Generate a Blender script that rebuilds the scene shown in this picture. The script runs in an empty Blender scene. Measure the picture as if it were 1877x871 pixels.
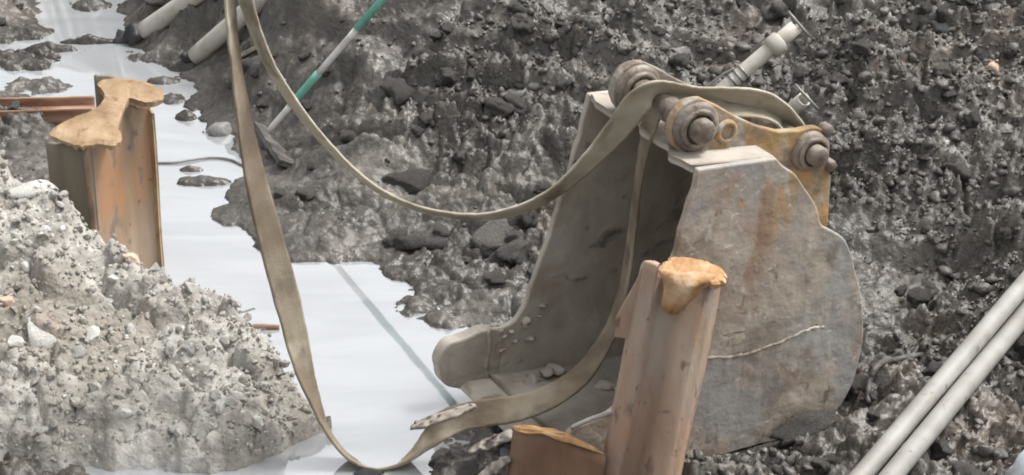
import bpy, bmesh, math, random
import numpy as np
from mathutils import Vector, Matrix, noise as mnoise

random.seed(7); rng = np.random.default_rng(7)
SC = bpy.context.scene
COL = SC.collection
R = math.radians

# ------------------------------------------------------------------ camera, sky, sun, exposure
PITCH, DIST, FPX = R(25), 9.0, 4320.0            # view down into the excavation
cd = bpy.data.cameras.new('camera'); cam = bpy.data.objects.new('camera', cd); COL.objects.link(cam)
cam.location = (0, -DIST*math.cos(PITCH), DIST*math.sin(PITCH))
cam.rotation_euler = (R(90)-PITCH, 0, 0)
cd.sensor_width = 36; cd.lens = FPX/1877*36; cd.clip_start = 0.05; cd.clip_end = 500
SC.camera = cam
SUN_EL, SUN_ROT = R(60), R(72)
wd = bpy.data.worlds.new('World'); SC.world = wd; wd.use_nodes = True
nt = wd.node_tree; nt.nodes.clear()
o_ = nt.nodes.new('ShaderNodeOutputWorld'); bg = nt.nodes.new('ShaderNodeBackground')
sky = nt.nodes.new('ShaderNodeTexSky'); sky.sky_type = 'NISHITA'; sky.sun_disc = False
sky.sun_elevation = SUN_EL; sky.sun_rotation = SUN_ROT; sky.dust_density = 6; sky.ozone_density = 1; sky.air_density = 1.6
hsv = nt.nodes.new('ShaderNodeHueSaturation'); hsv.inputs['Saturation'].default_value = 0.12   # overcast: almost no blue
nt.links.new(sky.outputs[0], hsv.inputs['Color']); nt.links.new(hsv.outputs[0], bg.inputs[0])
nt.links.new(bg.outputs[0], o_.inputs[0]); bg.inputs[1].default_value = 0.13
sl = bpy.data.lights.new('sun', 'SUN'); sl.energy = 1.5; sl.angle = R(12); sl.color = (1, .97, .93)
sun = bpy.data.objects.new('sun', sl); COL.objects.link(sun)
# sky sun_rotation is clockwise from +Y
sd_ = Vector((math.sin(SUN_ROT)*math.cos(SUN_EL), math.cos(SUN_ROT)*math.cos(SUN_EL), math.sin(SUN_EL)))
sun.rotation_euler = sd_.to_track_quat('Z', 'Y').to_euler(); sun.location = (2, -3, 8)
SC.view_settings.view_transform = 'Standard'; SC.view_settings.look = 'None'
SC.view_settings.gamma = 1; SC.view_settings.use_curve_mapping = False
SC.view_settings.exposure = 0.8
SC.render.engine = 'CYCLES'; SC.cycles.pixel_filter_type = 'BLACKMAN_HARRIS'; SC.cycles.filter_width = 1.9

# ------------------------------------------------------------------ surveying helpers (photo bearings to places)
CAM = np.array(cam.location); FW = np.array([0, math.cos(PITCH), -math.sin(PITCH)]); UP = np.array([0, math.sin(PITCH), math.cos(PITCH)])
def ray(u, v): return FW + np.array([(u-938.5)/FPX, 0, 0]) + (435.5-v)/FPX*UP
def gz(u, v, z=0.0):
    r = ray(u, v); return CAM + r*((z-CAM[2])/r[2])
def gy(u, v, y):
    r = ray(u, v); return CAM + r*((y-CAM[1])/r[1])
def project(p):
    d = np.asarray(p)-CAM; k = d@FW; return 938.5+FPX*d[..., 0]/k, 435.5-FPX*(d@UP)/k

# ------------------------------------------------------------------ numpy noise
def _h(i, j, k, s):
    n = (i.astype(np.int64)*374761393 + j.astype(np.int64)*668265263 + k*2147483647 + s*1274126177) & 0xffffffff
    n = ((n ^ (n >> 13))*1274126177) & 0xffffffff
    n = ((n ^ (n >> 16))*2246822519) & 0xffffffff
    return ((n ^ (n >> 15)) & 0xffffff)/float(0xffffff)
def vnoise(x, y, s=0):
    i = np.floor(x); j = np.floor(y); fx = x-i; fy = y-j
    fx = fx*fx*(3-2*fx); fy = fy*fy*(3-2*fy)
    a = _h(i, j, 0, s); b = _h(i+1, j, 0, s); c = _h(i, j+1, 0, s); d = _h(i+1, j+1, 0, s)
    return (a*(1-fx)+b*fx)*(1-fy)+(c*(1-fx)+d*fx)*fy
def fbm(x, y, s=0, o=4, g=.5):
    t = 0; a = 1; n = 0
    for k in range(o):
        t = t+a*(vnoise(x, y, s+k*17)-.5)*2; n += a; a *= g; x = x*2.03+3.1; y = y*2.03-1.7
    return t/n
def worley(x, y, s=0):
    i = np.floor(x); j = np.floor(y); f1 = np.full(x.shape, 9.); f2 = f1.copy(); idv = np.zeros(x.shape)
    for di in (-1, 0, 1):
        for dj in (-1, 0, 1):
            px = i+di+_h(i+di, j+dj, 1, s); py = j+dj+_h(i+di, j+dj, 2, s)
            d = np.hypot(x-px, y-py); m = d < f1
            f2 = np.where(m, f1, np.minimum(f2, d)); idv = np.where(m, _h(i+di, j+dj, 3, s), idv); f1 = np.where(m, d, f1)
    return f1, f2, idv
def blocks(x, y, s=0, gap=.16):
    """broken clods: cells with tilted tops and deep joints"""
    i = np.floor(x); j = np.floor(y); f1 = np.full(x.shape, 9.); f2 = f1.copy(); idv = np.zeros(x.shape); tl = np.zeros(x.shape)
    for di in (-1, 0, 1):
        for dj in (-1, 0, 1):
            px = i+di+_h(i+di, j+dj, 1, s); py = j+dj+_h(i+di, j+dj, 2, s)
            d = np.hypot(x-px, (y-py)*1.25); m = d < f1
            f2 = np.where(m, f1, np.minimum(f2, d)); idv = np.where(m, _h(i+di, j+dj, 3, s), idv)
            tl = np.where(m, (x-px)*(_h(i+di, j+dj, 4, s)-.5)+(y-py)*(_h(i+di, j+dj, 5, s)-.35), tl); f1 = np.where(m, d, f1)
    e = sat((f2-f1)/gap); return (1-(1-e)**2)*(.25+.75*idv+1.0*tl)
def sdist(x, y, poly):
    """signed distance, negative inside"""
    P = np.asarray(poly)[:, :2]; best = np.full(x.shape, 1e9); ins = np.zeros(x.shape, bool)
    for k in range(len(P)):
        ax, ay = P[k]; bx, by = P[(k+1) % len(P)]
        ex, ey = bx-ax, by-ay; t = np.clip(((x-ax)*ex+(y-ay)*ey)/(ex*ex+ey*ey+1e-12), 0, 1)
        best = np.minimum(best, np.hypot(x-ax-t*ex, y-ay-t*ey))
        c = (ay > y) != (by > y)
        ins ^= c & (x < (bx-ax)*(y-ay)/(by-ay+1e-12)+ax)
    return np.where(ins, -best, best)
sat = lambda t: np.clip(t, 0, 1)
def sstep(a, b, t): t = sat((t-a)/(b-a)); return t*t*(3-2*t)

# ------------------------------------------------------------------ materials
def mat(name, cols, scale=8, rough=(.5, .8), bump=.3, bscale=None, bdist=.01, stretch=(1, 1, 1), detail=8, spec=.5, extra=None, metal=0, rnd=0.0, distort=0.0, spots=None, wet=False):
    """procedural noise material; cols = list of (pos, rgb); extra = list of (rgb, scale, lo, hi, stretch)"""
    m = bpy.data.materials.new(name); m.use_nodes = True; t = m.node_tree; b = t.nodes['Principled BSDF']; L = t.links.new
    tc = t.nodes.new('ShaderNodeTexCoord'); mp = t.nodes.new('ShaderNodeMapping'); mp.inputs['Scale'].default_value = stretch
    L(tc.outputs['Object'], mp.inputs[0]); vec = mp.outputs[0]
    oi = t.nodes.new('ShaderNodeObjectInfo')
    def noise_(sc, det=detail, v=None, dis=None):
        n = t.nodes.new('ShaderNodeTexNoise'); n.noise_dimensions = '4D'; n.inputs['Scale'].default_value = sc; n.inputs['Detail'].default_value = det; n.inputs['Distortion'].default_value = distort if dis is None else dis
        L(v or vec, n.inputs['Vector'])
        mu = t.nodes.new('ShaderNodeMath'); mu.operation = 'MULTIPLY'; mu.inputs[1].default_value = 20; L(oi.outputs['Random'], mu.inputs[0]); L(mu.outputs[0], n.inputs['W'])
        return n.outputs['Fac']
    n1 = noise_(scale)
    cr = t.nodes.new('ShaderNodeValToRGB'); el = cr.color_ramp.elements
    for k, (p, c) in enumerate(cols):
        e = el[k] if k < 2 else el.new(p)
        e.position = p; e.color = (*c, 1)
    L(n1, cr.inputs[0]); col = cr.outputs[0]
    for (c, sc, lo, hi, st) in (extra or []):
        mp2 = t.nodes.new('ShaderNodeMapping'); mp2.inputs['Scale'].default_value = st; mp2.inputs['Location'].default_value = (sc*.37, sc*.11, 1.3)
        L(tc.outputs['Object'], mp2.inputs[0])
        mr = t.nodes.new('ShaderNodeMapRange'); mr.inputs[1].default_value = lo; mr.inputs[2].default_value = hi
        L(noise_(sc, 6, mp2.outputs[0]), mr.inputs[0])
        mx = t.nodes.new('ShaderNodeMix'); mx.data_type = 'RGBA'; L(mr.outputs[0], mx.inputs[0]); L(col, mx.inputs[6]); mx.inputs[7].default_value = (*c, 1); col = mx.outputs[2]
    for (c, ctr, rad, sc, lo, hi) in (spots or []):                # local blooms of rust or dried mud on the part
        vm = t.nodes.new('ShaderNodeVectorMath'); vm.operation = 'DISTANCE'; vm.inputs[1].default_value = ctr; L(tc.outputs['Object'], vm.inputs[0])
        fa = t.nodes.new('ShaderNodeMapRange'); fa.inputs[1].default_value = rad; fa.inputs[2].default_value = rad*.3; L(vm.outputs['Value'], fa.inputs[0])
        mr = t.nodes.new('ShaderNodeMapRange'); mr.inputs[1].default_value = lo; mr.inputs[2].default_value = hi; mp3 = t.nodes.new('ShaderNodeMapping'); mp3.inputs['Scale'].default_value = (1.3, 1, .45); L(tc.outputs['Object'], mp3.inputs[0]); L(noise_(sc, 7, mp3.outputs[0]), mr.inputs[0])
        mm = t.nodes.new('ShaderNodeMath'); mm.operation = 'MULTIPLY'; L(fa.outputs[0], mm.inputs[0]); L(mr.outputs[0], mm.inputs[1])
        mx = t.nodes.new('ShaderNodeMix'); mx.data_type = 'RGBA'; L(mm.outputs[0], mx.inputs[0]); L(col, mx.inputs[6]); mx.inputs[7].default_value = (*c, 1); col = mx.outputs[2]
    if rnd:
        hs = t.nodes.new('ShaderNodeHueSaturation'); mr = t.nodes.new('ShaderNodeMapRange'); mr.inputs[3].default_value = 1-rnd; mr.inputs[4].default_value = 1+rnd
        L(oi.outputs['Random'], mr.inputs[0]); L(mr.outputs[0], hs.inputs['Value']); L(col, hs.inputs['Color']); col = hs.outputs[0]
    wetf = None
    if wet:                                        # soaked margin along the waterline: darker and slicker mud
        ge = t.nodes.new('ShaderNodeNewGeometry'); sx = t.nodes.new('ShaderNodeSeparateXYZ'); L(ge.outputs['Position'], sx.inputs[0])
        wn = t.nodes.new('ShaderNodeMath'); wn.operation = 'MULTIPLY_ADD'; wn.inputs[1].default_value = .05; L(noise_(6), wn.inputs[0]); L(sx.outputs[2], wn.inputs[2])
        wm = t.nodes.new('ShaderNodeMapRange'); wm.inputs[1].default_value = .07; wm.inputs[2].default_value = .03; L(wn.outputs[0], wm.inputs[0]); wetf = wm.outputs[0]
        mx = t.nodes.new('ShaderNodeMix'); mx.data_type = 'RGBA'; mx.blend_type = 'MULTIPLY'; L(wetf, mx.inputs[0]); L(col, mx.inputs[6]); mx.inputs[7].default_value = (.72, .71, .70, 1); col = mx.outputs[2]
    L(col, b.inputs['Base Color'])
    mr = t.nodes.new('ShaderNodeMapRange'); mr.inputs[1].default_value = .3; mr.inputs[2].default_value = .7; mr.inputs[3].default_value = rough[0]; mr.inputs[4].default_value = rough[1]
    L(noise_(scale*1.7), mr.inputs[0]); rg_ = mr.outputs[0]
    if wetf:
        mx = t.nodes.new('ShaderNodeMix'); L(wetf, mx.inputs[0]); L(rg_, mx.inputs[2]); mx.inputs[3].default_value = .27; rg_ = mx.outputs[0]
    L(rg_, b.inputs['Roughness'])
    b.inputs['Specular IOR Level'].default_value = spec; b.inputs['Metallic'].default_value = metal
    if bump:
        bp = t.nodes.new('ShaderNodeBump'); bp.inputs['Strength'].default_value = bump; bp.inputs['Distance'].default_value = bdist
        L(noise_(bscale or scale*4, dis=0), bp.inputs['Height']); L(bp.outputs[0], b.inputs['Normal'])
    return m
g = lambda v, w=0.0: (v*(1+w), v, v*(1-w))
M = {}
M['mud'] = mat('wet_mud', [(.3, (.040, .035, .029)), (.5, (.082, .074, .064)), (.68, (.15, .138, .121))], 3.4, (.22, .62), .8, 32, .018, wet=True,
               extra=[((.135, .105, .082), 1.3, .56, .72, (1, 1, 1)), ((.042, .036, .030), 1.6, .50, .64, (1, 1, 1)), ((.19, .178, .16), 26, .62, .74, (1, 1, 1))])
M['clod'] = mat('mud_clod', [(.3, (.05, .045, .039)), (.55, (.098, .09, .08)), (.7, (.165, .154, .139))], 14, (.34, .7), .9, 30, .02, rnd=.35)
M['gravel'] = mat('bank_gravel', [(.3, (.055, .050, .044)), (.5, (.092, .084, .073)), (.66, (.17, .158, .141))], 22, (.3, .7), .7, 70, .008,
                  extra=[((.38, .37, .36), 45, .66, .71, (1, 1, 1)), ((.17, .13, .10), 6, .60, .70, (1, 1, 1))])
M['rubble'] = mat('crushed_concrete', [(.28, (.18, .167, .147)), (.5, (.335, .318, .288)), (.7, (.49, .472, .438))], 9, (.7, .95), .9, 46, .016, spec=.3,
                  extra=[((.15, .14, .124), 20, .61, .70, (1, 1, 1)), ((.68, .67, .65), 40, .62, .70, (1, 1, 1)), ((.27, .245, .21), 2.2, .50, .66, (1, 1, 1)), ((.42, .33, .26), 3, .62, .75, (1, 1, 1))])
M['chunk'] = mat('concrete_chunk', [(.3, (.30, .29, .27)), (.5, (.46, .45, .42)), (.7, (.62, .61, .58))], 18, (.7, .95), .6, 60, .006, spec=.3, rnd=.3)
M['bucket'] = mat('muddy_steel', [(.32, (.26, .208, .158)), (.5, (.365, .307, .25)), (.66, (.46, .40, .335))], 3.6, (.45, .85), .75, 18, .012, spec=.35, distort=1.2,
                  extra=[((.24, .185, .145), 5, .52, .64, (1, 1, .7)), ((.17, .14, .11), 11, .60, .68, (1, 1, 1)), ((.54, .50, .44), 9, .58, .70, (1, 1, 1)), ((.33, .315, .30), 2.5, .5, .60, (1, 1, 1)), ((.14, .115, .09), 26, .65, .70, (.45, 1, 1.8)), ((.56, .53, .48), 34, .64, .69, (.8, 1, 1.2))],
                  spots=[((.42, .25, .10), (.02, 0, .86), .20, 13, .52, .64), ((.38, .24, .14), (-.12, 0, .80), .20, 8, .46, .66), ((.30, .20, .14), (.10, 0, .72), .28, 5, .45, .62), ((.20, .175, .15), (.0, 0, .22), .30, 9, .50, .60), ((.50, .46, .40), (-.30, 0, .35), .32, 6, .48, .62), ((.28, .265, .25), (.15, 0, .12), .3, 4, .42, .6)])
M['topplate'] = mat('sunlit_pale_steel', [(.3, (.27, .235, .20)), (.5, (.38, .34, .295)), (.7, (.46, .42, .37))], 6, (.5, .8), .5, 20, .008, spec=.35, extra=[((.25, .20, .16), 9, .58, .70, (1, 1, 1))])  # paler than the side plates: sunlight on the top painted in
M['inner'] = mat('grey_mud_steel', [(.3, (.27, .238, .195)), (.5, (.38, .343, .292)), (.7, (.47, .43, .375))], 5, (.4, .7), .7, 20, .010, spec=.4, distort=.8,
                 extra=[((.13, .115, .10), 9, .60, .72, (1, 1, 1.6)), ((.40, .385, .36), 14, .62, .70, (1, 1, 1))])
M['ear'] = mat('worn_yellow_steel', [(.3, (.21, .135, .065)), (.5, (.34, .23, .11)), (.68, (.38, .31, .23))], 9, (.5, .8), .8, 30, .010, spec=.35,
               extra=[((.50, .27, .08), 8, .54, .66, (1, 1, .7)), ((.19, .15, .115), 13, .52, .64, (1, 1, 1)), ((.40, .37, .33), 10, .55, .66, (1, 1, 1))])
M['earmud'] = mat('mud_caked_lug', [(.3, (.16, .135, .105)), (.5, (.25, .22, .185)), (.68, (.35, .32, .28))], 12, (.5, .8), .9, 30, .012, spec=.35, extra=[((.17, .13, .10), 16, .56, .66, (1, 1, 1))])
M['pin'] = mat('pin_steel', [(.3, (.10, .075, .058)), (.5, (.19, .158, .13)), (.7, (.31, .275, .235))], 18, (.35, .7), .9, 40, .008, spec=.5, extra=[((.12, .08, .055), 24, .58, .68, (1, 1, 1))])
M['pile_l'] = mat('rusty_pile_brown', [(.3, (.20, .135, .085)), (.5, (.29, .21, .145)), (.7, (.36, .285, .21))], 5, (.55, .85), .4, 30, .005, stretch=(1.6, 1.6, .6), spec=.3,
                  extra=[((.33, .18, .095), 5, .54, .68, (1.5, 1.5, .5)), ((.18, .14, .11), 14, .58, .66, (1.2, 1.2, .7)), ((.40, .33, .26), 5, .56, .68, (2, 2, .4)), ((.13, .09, .07), 26, .64, .70, (1, 1, .8))])
M['olive'] = mat('olive_pile_face', [(.3, (.15, .13, .10)), (.6, (.21, .185, .145))], 5, (.6, .85), .3, 30, .004, stretch=(2, 2, .4), spec=.3)
M['tan'] = mat('tan_clay', [(.3, (.22, .145, .08)), (.5, (.325, .225, .135)), (.7, (.41, .30, .195))], 11, (.7, .9), .9, 34, .010, spec=.25, extra=[((.20, .13, .08), 22, .60, .68, (1, 1, 1))])
M['pile_f'] = mat('rusty_pile_pink', [(.3, (.35, .24, .175)), (.5, (.42, .305, .232)), (.7, (.47, .37, .295))], 4, (.55, .85), .7, 20, .008, stretch=(1.7, 1.7, .6), spec=.3,
                  extra=[((.45, .29, .20), 5, .52, .68, (1.6, 1.6, .5)), ((.22, .15, .11), 16, .60, .68, (1.3, 1.3, .7)), ((.43, .37, .32), 6, .54, .72, (1.6, 1.6, .6)), ((.20, .13, .095), 34, .64, .70, (1, 1, .8))])
M['orange'] = mat('fresh_orange_rust', [(.3, (.30, .16, .07)), (.5, (.43, .255, .125)), (.68, (.55, .40, .26))], 14, (.6, .85), .9, 26, .014, spec=.25, extra=[((.30, .20, .13), 18, .58, .68, (1, 1, 1))])
M['stub'] = mat('rusty_stub_red', [(.3, (.16, .09, .055)), (.5, (.235, .14, .092)), (.7, (.31, .21, .16))], 6, (.5, .8), .5, 30, .005, stretch=(1.8, 1.8, .6), spec=.35,
                extra=[((.50, .42, .37), 17, .66, .71, (1, 1, 1))])
M['pvc'] = mat('white_pvc', [(.3, (.21, .20, .182)), (.5, (.285, .277, .26)), (.7, (.35, .343, .328))], 7, (.35, .6), .15, 40, .002, spec=.5,
               extra=[((.24, .22, .19), 9, .52, .70, (1, 1, 1)), ((.17, .15, .125), 26, .62, .70, (1, 1, 1))])
M['cream'] = mat('cream_pipe', [(.3, (.33, .30, .25)), (.5, (.45, .425, .375)), (.7, (.54, .515, .465))], 9, (.4, .7), .2, 40, .002,
                 extra=[((.30, .26, .21), 14, .62, .74, (1, 1, 1))])
M['green'] = mat('green_paint', [(.3, (.11, .34, .27)), (.6, (.19, .47, .39))], 20, (.4, .7), .2, 60, .002, extra=[((.3, .3, .28), 30, .66, .74, (1, 1, 1))])
M['polewhite'] = mat('weathered_white_pole', [(.3, (.48, .46, .44)), (.6, (.66, .645, .62))], 20, (.4, .7), .2, 60, .002)
M['black'] = mat('black_rubber_and_hollow', [(.3, (.012, .012, .013)), (.7, (.03, .03, .032))], 12, (.35, .7), .6, 50, .006)
M['strap'] = mat('dirty_webbing', [(.3, (.13, .10, .07)), (.5, (.22, .18, .13)), (.7, (.36, .32, .245))], 6, (.7, .9), .5, 120, .003, spec=.2,
                 extra=[((.14, .11, .085), 8, .52, .66, (1, 1, 1)), ((.50, .46, .37), 4, .58, .72, (1, 1, 1))])
M['strap_pale'] = mat('edge_lit_webbing', [(.3, (.27, .235, .175)), (.5, (.40, .36, .285)), (.7, (.54, .50, .42))], 6, (.7, .9), .5, 120, .003, spec=.2,  # lighter copy of the webbing, edge light put into its colour
                 extra=[((.20, .165, .125), 7, .55, .68, (1, 1, 1))])
M['wire'] = mat('dull_wire', [(.3, (.16, .155, .15)), (.7, (.3, .29, .28))], 30, (.35, .6), .2, 60, .001, metal=.4)
M['redrust'] = mat('red_rust_and_highlight', [(.3, (.11, .05, .032)), (.5, (.23, .125, .08)), (.7, (.46, .33, .25))], 7, (.5, .8), .6, 34, .006, stretch=(.5, 2, 2), spec=.3)  # rust, with a highlight painted in as the palest stop
M['wood'] = mat('pale_splintered_wood', [(.3, (.20, .165, .135)), (.5, (.34, .295, .25)), (.7, (.50, .45, .40))], 9, (.6, .85), .5, 40, .004, stretch=(.6, 3, 3), spec=.3)
M['plastic'] = mat('pale_plastic', [(.3, (.50, .55, .58)), (.7, (.66, .71, .74))], 6, (.25, .5), .25, 18, .008)
M['torn'] = mat('torn_sheet', [(.3, (.15, .125, .105)), (.5, (.27, .24, .21)), (.7, (.45, .41, .375))], 14, (.4, .7), .5, 40, .006)
M['stone'] = mat('river_stone', [(.3, (.13, .125, .12)), (.6, (.21, .205, .2))], 16, (.3, .6), .3, 60, .003, rnd=.25)
M['brick'] = mat('pink_brick', [(.3, (.48, .33, .25)), (.6, (.62, .47, .38))], 18, (.7, .9), .5, 60, .004, spec=.3)
def water_mat():
    m = bpy.data.materials.new('silty_water'); m.use_nodes = True; t = m.node_tree; b = t.nodes['Principled BSDF']; L = t.links.new
    b.inputs['Base Color'].default_value = (.33, .342, .35, 1); b.inputs['Roughness'].default_value = .03; b.inputs['IOR'].default_value = 3.2
    b.inputs['Specular IOR Level'].default_value = .7
    tc = t.nodes.new('ShaderNodeTexCoord')
    mp = t.nodes.new('ShaderNodeMapping'); mp.inputs['Scale'].default_value = (.7, 2.2, 1); L(tc.outputs['Object'], mp.inputs[0])
    n0 = t.nodes.new('ShaderNodeTexNoise'); n0.inputs['Scale'].default_value = 1.6; n0.inputs['Detail'].default_value = 6; n0.inputs['Distortion'].default_value = 1.5; L(mp.outputs[0], n0.inputs['Vector'])
    cr = t.nodes.new('ShaderNodeValToRGB'); cr.color_ramp.elements[0].position = .35; cr.color_ramp.elements[0].color = (.29, .303, .315, 1); cr.color_ramp.elements[1].position = .6; cr.color_ramp.elements[1].color = (.345, .36, .375, 1)
    L(n0.outputs['Fac'], cr.inputs[0]); L(cr.outputs[0], b.inputs['Base Color'])
    n = t.nodes.new('ShaderNodeTexNoise'); n.inputs['Scale'].default_value = 3.5; n.inputs['Detail'].default_value = 3
    bp = t.nodes.new('ShaderNodeBump'); bp.inputs['Strength'].default_value = .025; bp.inputs['Distance'].default_value = .02
    L(tc.outputs['Object'], n.inputs['Vector']); L(n.outputs['Fac'], bp.inputs['Height']); L(bp.outputs[0], b.inputs['Normal'])
    return m
M['water'] = water_mat()

# ------------------------------------------------------------------ object helpers
def tag(o, label=None, cat=None, group=None, kind=None):
    for k, v in (('label', label), ('category', cat), ('group', group), ('kind', kind)):
        if v: o[k] = v
    return o
def link(name, me, m, parent=None, smooth=True):
    o = bpy.data.objects.new(name, me); COL.objects.link(o)
    if m and not me.materials: me.materials.append(m)
    if parent: o.parent = parent
    if smooth is not None: me.polygons.foreach_set('use_smooth', [bool(smooth)]*len(me.polygons))
    return o
def mesh(name, V, F):
    me = bpy.data.meshes.new(name); me.from_pydata([tuple(map(float, v)) for v in V], [], F); me.validate(); me.update(); return me
def fast_mesh(name, V, F):
    """V (n,3), F (m,k) arrays"""
    me = bpy.data.meshes.new(name); V = np.asarray(V, np.float32); F = np.asarray(F, np.int32); k = F.shape[1]
    me.vertices.add(len(V)); me.vertices.foreach_set('co', V.ravel()); me.loops.add(F.size); me.loops.foreach_set('vertex_index', F.ravel())
    me.polygons.add(len(F)); me.polygons.foreach_set('loop_start', np.arange(0, F.size, k, dtype=np.int32)); me.polygons.foreach_set('loop_total', np.full(len(F), k, np.int32))
    me.update(calc_edges=True); me.validate(); return me
def empty(name, loc=(0, 0, 0), rz=0):
    o = bpy.data.objects.new(name, None); COL.objects.link(o); o.location = loc; o.rotation_euler = (0, 0, rz); o.empty_display_size = .1; return o
def bevel(o, w=.004, seg=2, ang=35):
    b = o.modifiers.new('bevel', 'BEVEL'); b.width = w; b.segments = seg; b.limit_method = 'ANGLE'; b.angle_limit = R(ang); return o
def prism(poly, y0, y1):
    """polygon in (x, z) extruded along y"""
    n = len(poly); V = [(a, y0, z) for a, z in poly]+[(a, y1, z) for a, z in poly]
    F = [list(range(n)), list(range(2*n-1, n-1, -1))]+[[k, k+n, (k+1) % n+n, (k+1) % n] for k in range(n)]
    bm = bmesh.new(); vs = [bm.verts.new(v) for v in V]
    for f in F: bm.faces.new([vs[k] for k in f])
    bmesh.ops.recalc_face_normals(bm, faces=bm.faces); me = bpy.data.meshes.new('prism'); bm.to_mesh(me); bm.free(); return me
def frame_along(d):
    d = np.asarray(d, float); d = d/np.linalg.norm(d); up = np.array([0, 0, 1.]) if abs(d[2]) < .95 else np.array([0, 1., 0])
    s = np.cross(d, up); s /= np.linalg.norm(s); return d, s, np.cross(s, d)
def tube(path, r, seg=14, wall=None, wob=0, seed=0, caps=True):
    """solid or hollow tube along a path; r scalar or list"""
    P = np.asarray(path, float); n = len(P); r = np.full(n, r) if np.isscalar(r) else np.asarray(r, float)
    T = np.gradient(P, axis=0); d, s, u = frame_along(T[0]); V = []; F = []
    rings = []
    def ring(k, rad):
        dk = T[k]/np.linalg.norm(T[k]); sk = s-dk*(s@dk); sk /= np.linalg.norm(sk); uk = np.cross(sk, dk)
        b = len(V)
        for q in range(seg):
            t = 2*math.pi*q/seg; rr = rad*(1+wob*mnoise.noise(Vector((math.cos(t)*1.5+seed, math.sin(t)*1.5, k*.7))))
            V.append(P[k]+rr*(math.cos(t)*sk+math.sin(t)*uk))
        return b
    order = [(k, r[k]) for k in range(n)]
    if wall: order += [(k, r[k]-wall) for k in range(n-1, -1, -1)]
    for k, rad in order: rings.append(ring(k, rad))
    L = len(rings)
    for k in range(L if wall else L-1):
        a, b = rings[k], rings[(k+1) % L]
        for q in range(seg): F.append([a+q, a+(q+1) % seg, b+(q+1) % seg, b+q])
    if not wall and caps: F.append([rings[0]+q for q in range(seg)][::-1]); F.append([rings[-1]+q for q in range(seg)])
    return mesh('tube', V, F)
def cyl_y(a, z, r, y0, y1, seg=28, bev=.006, hole=0):
    """cylinder along local y with rounded rims, optional hole"""
    prof = [(r-bev, y0), (r, y0+bev), (r, y1-bev), (r-bev, y1)] if y1 > y0 else [(r-bev, y0), (r, y0-bev), (r, y1+bev), (r-bev, y1)]
    if hole: prof = prof+[(hole, y1), (hole, y0)]
    V = []; F = []; n = len(prof)
    for k in range(seg):
        t = 2*math.pi*k/seg
        for (rr, y) in prof:
            rr = rr*(1+.05*mnoise.noise(Vector((math.cos(t)*1.7+a*9, math.sin(t)*1.7+z*9, y*30)))); V.append((a+rr*math.cos(t), y, z+rr*math.sin(t)))
    for k in range(seg):
        for q in range(n if hole else n-1):
            F.append([k*n+q, k*n+(q+1) % n, ((k+1) % seg)*n+(q+1) % n, ((k+1) % seg)*n+q])
    if not hole: F.append([k*n for k in range(seg)]); F.append([k*n+n-1 for k in range(seg)][::-1])
    return mesh('cyl', V, F)
def catmull(P, n=8, closed=False):
    P = np.asarray(P, float); out = []; m = len(P)
    for k in range(m if closed else m-1):
        p0, p1, p2, p3 = (P[(k-1) % m] if closed or k > 0 else 2*P[0]-P[1]), P[k], P[(k+1) % m], (P[(k+2) % m] if closed or k+2 < m else 2*P[-1]-P[-2])
        for q in range(n):
            t = q/n; out.append(.5*((2*p1)+(-p0+p2)*t+(2*p0-5*p1+4*p2-p3)*t*t+(-p0+3*p1-3*p2+p3)*t**3))
    if not closed: out.append(P[-1])
    return np.array(out)
_b = bmesh.new(); bmesh.ops.create_icosphere(_b, subdivisions=1, radius=1); ICO1 = (np.array([v.co[:] for v in _b.verts]), np.array([[v.index for v in f.verts] for f in _b.faces])); _b.free()
_b = bmesh.new(); bmesh.ops.create_icosphere(_b, subdivisions=2, radius=1); ICO2 = (np.array([v.co[:] for v in _b.verts]), np.array([[v.index for v in f.verts] for f in _b.faces])); _b.free()
_b = bmesh.new(); bmesh.ops.create_icosphere(_b, subdivisions=3, radius=1); ICO3 = (np.array([v.co[:] for v in _b.verts]), np.array([[v.index for v in f.verts] for f in _b.faces])); _b.free()
def rock(ico, seed, rough=.35, flat=.6, cuts=5):
    V = ico[0].copy(); r = random.Random(seed)
    for _ in range(cuts):                        # chisel flats
        n = np.array([r.gauss(0, 1) for _ in range(3)]); n /= np.linalg.norm(n); d = r.uniform(.45, .8)
        k = V@n; V = V-np.outer(np.maximum(k-d, 0), n)
    f = np.array([mnoise.noise(Vector(v*1.6)+Vector((seed*3.1, 0, 0)))+.5*mnoise.noise(Vector(v*4)+Vector((0, seed*2.3, 0))) for v in V])
    V = V*(1+rough*f)[:, None]; V *= np.array([1, r.uniform(.6, 1), flat*r.uniform(.8, 1.3)]); return V
def rotmats(n):
    q = rng.normal(size=(n, 4)); q /= np.linalg.norm(q, axis=1)[:, None]; w, x, y, z = q.T
    return np.stack([np.stack([1-2*(y*y+z*z), 2*(x*y-w*z), 2*(x*z+w*y)], 1), np.stack([2*(x*y+w*z), 1-2*(x*x+z*z), 2*(y*z-w*x)], 1), np.stack([2*(x*z-w*y), 2*(y*z+w*x), 1-2*(x*x+y*y)], 1)], 1)
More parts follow.
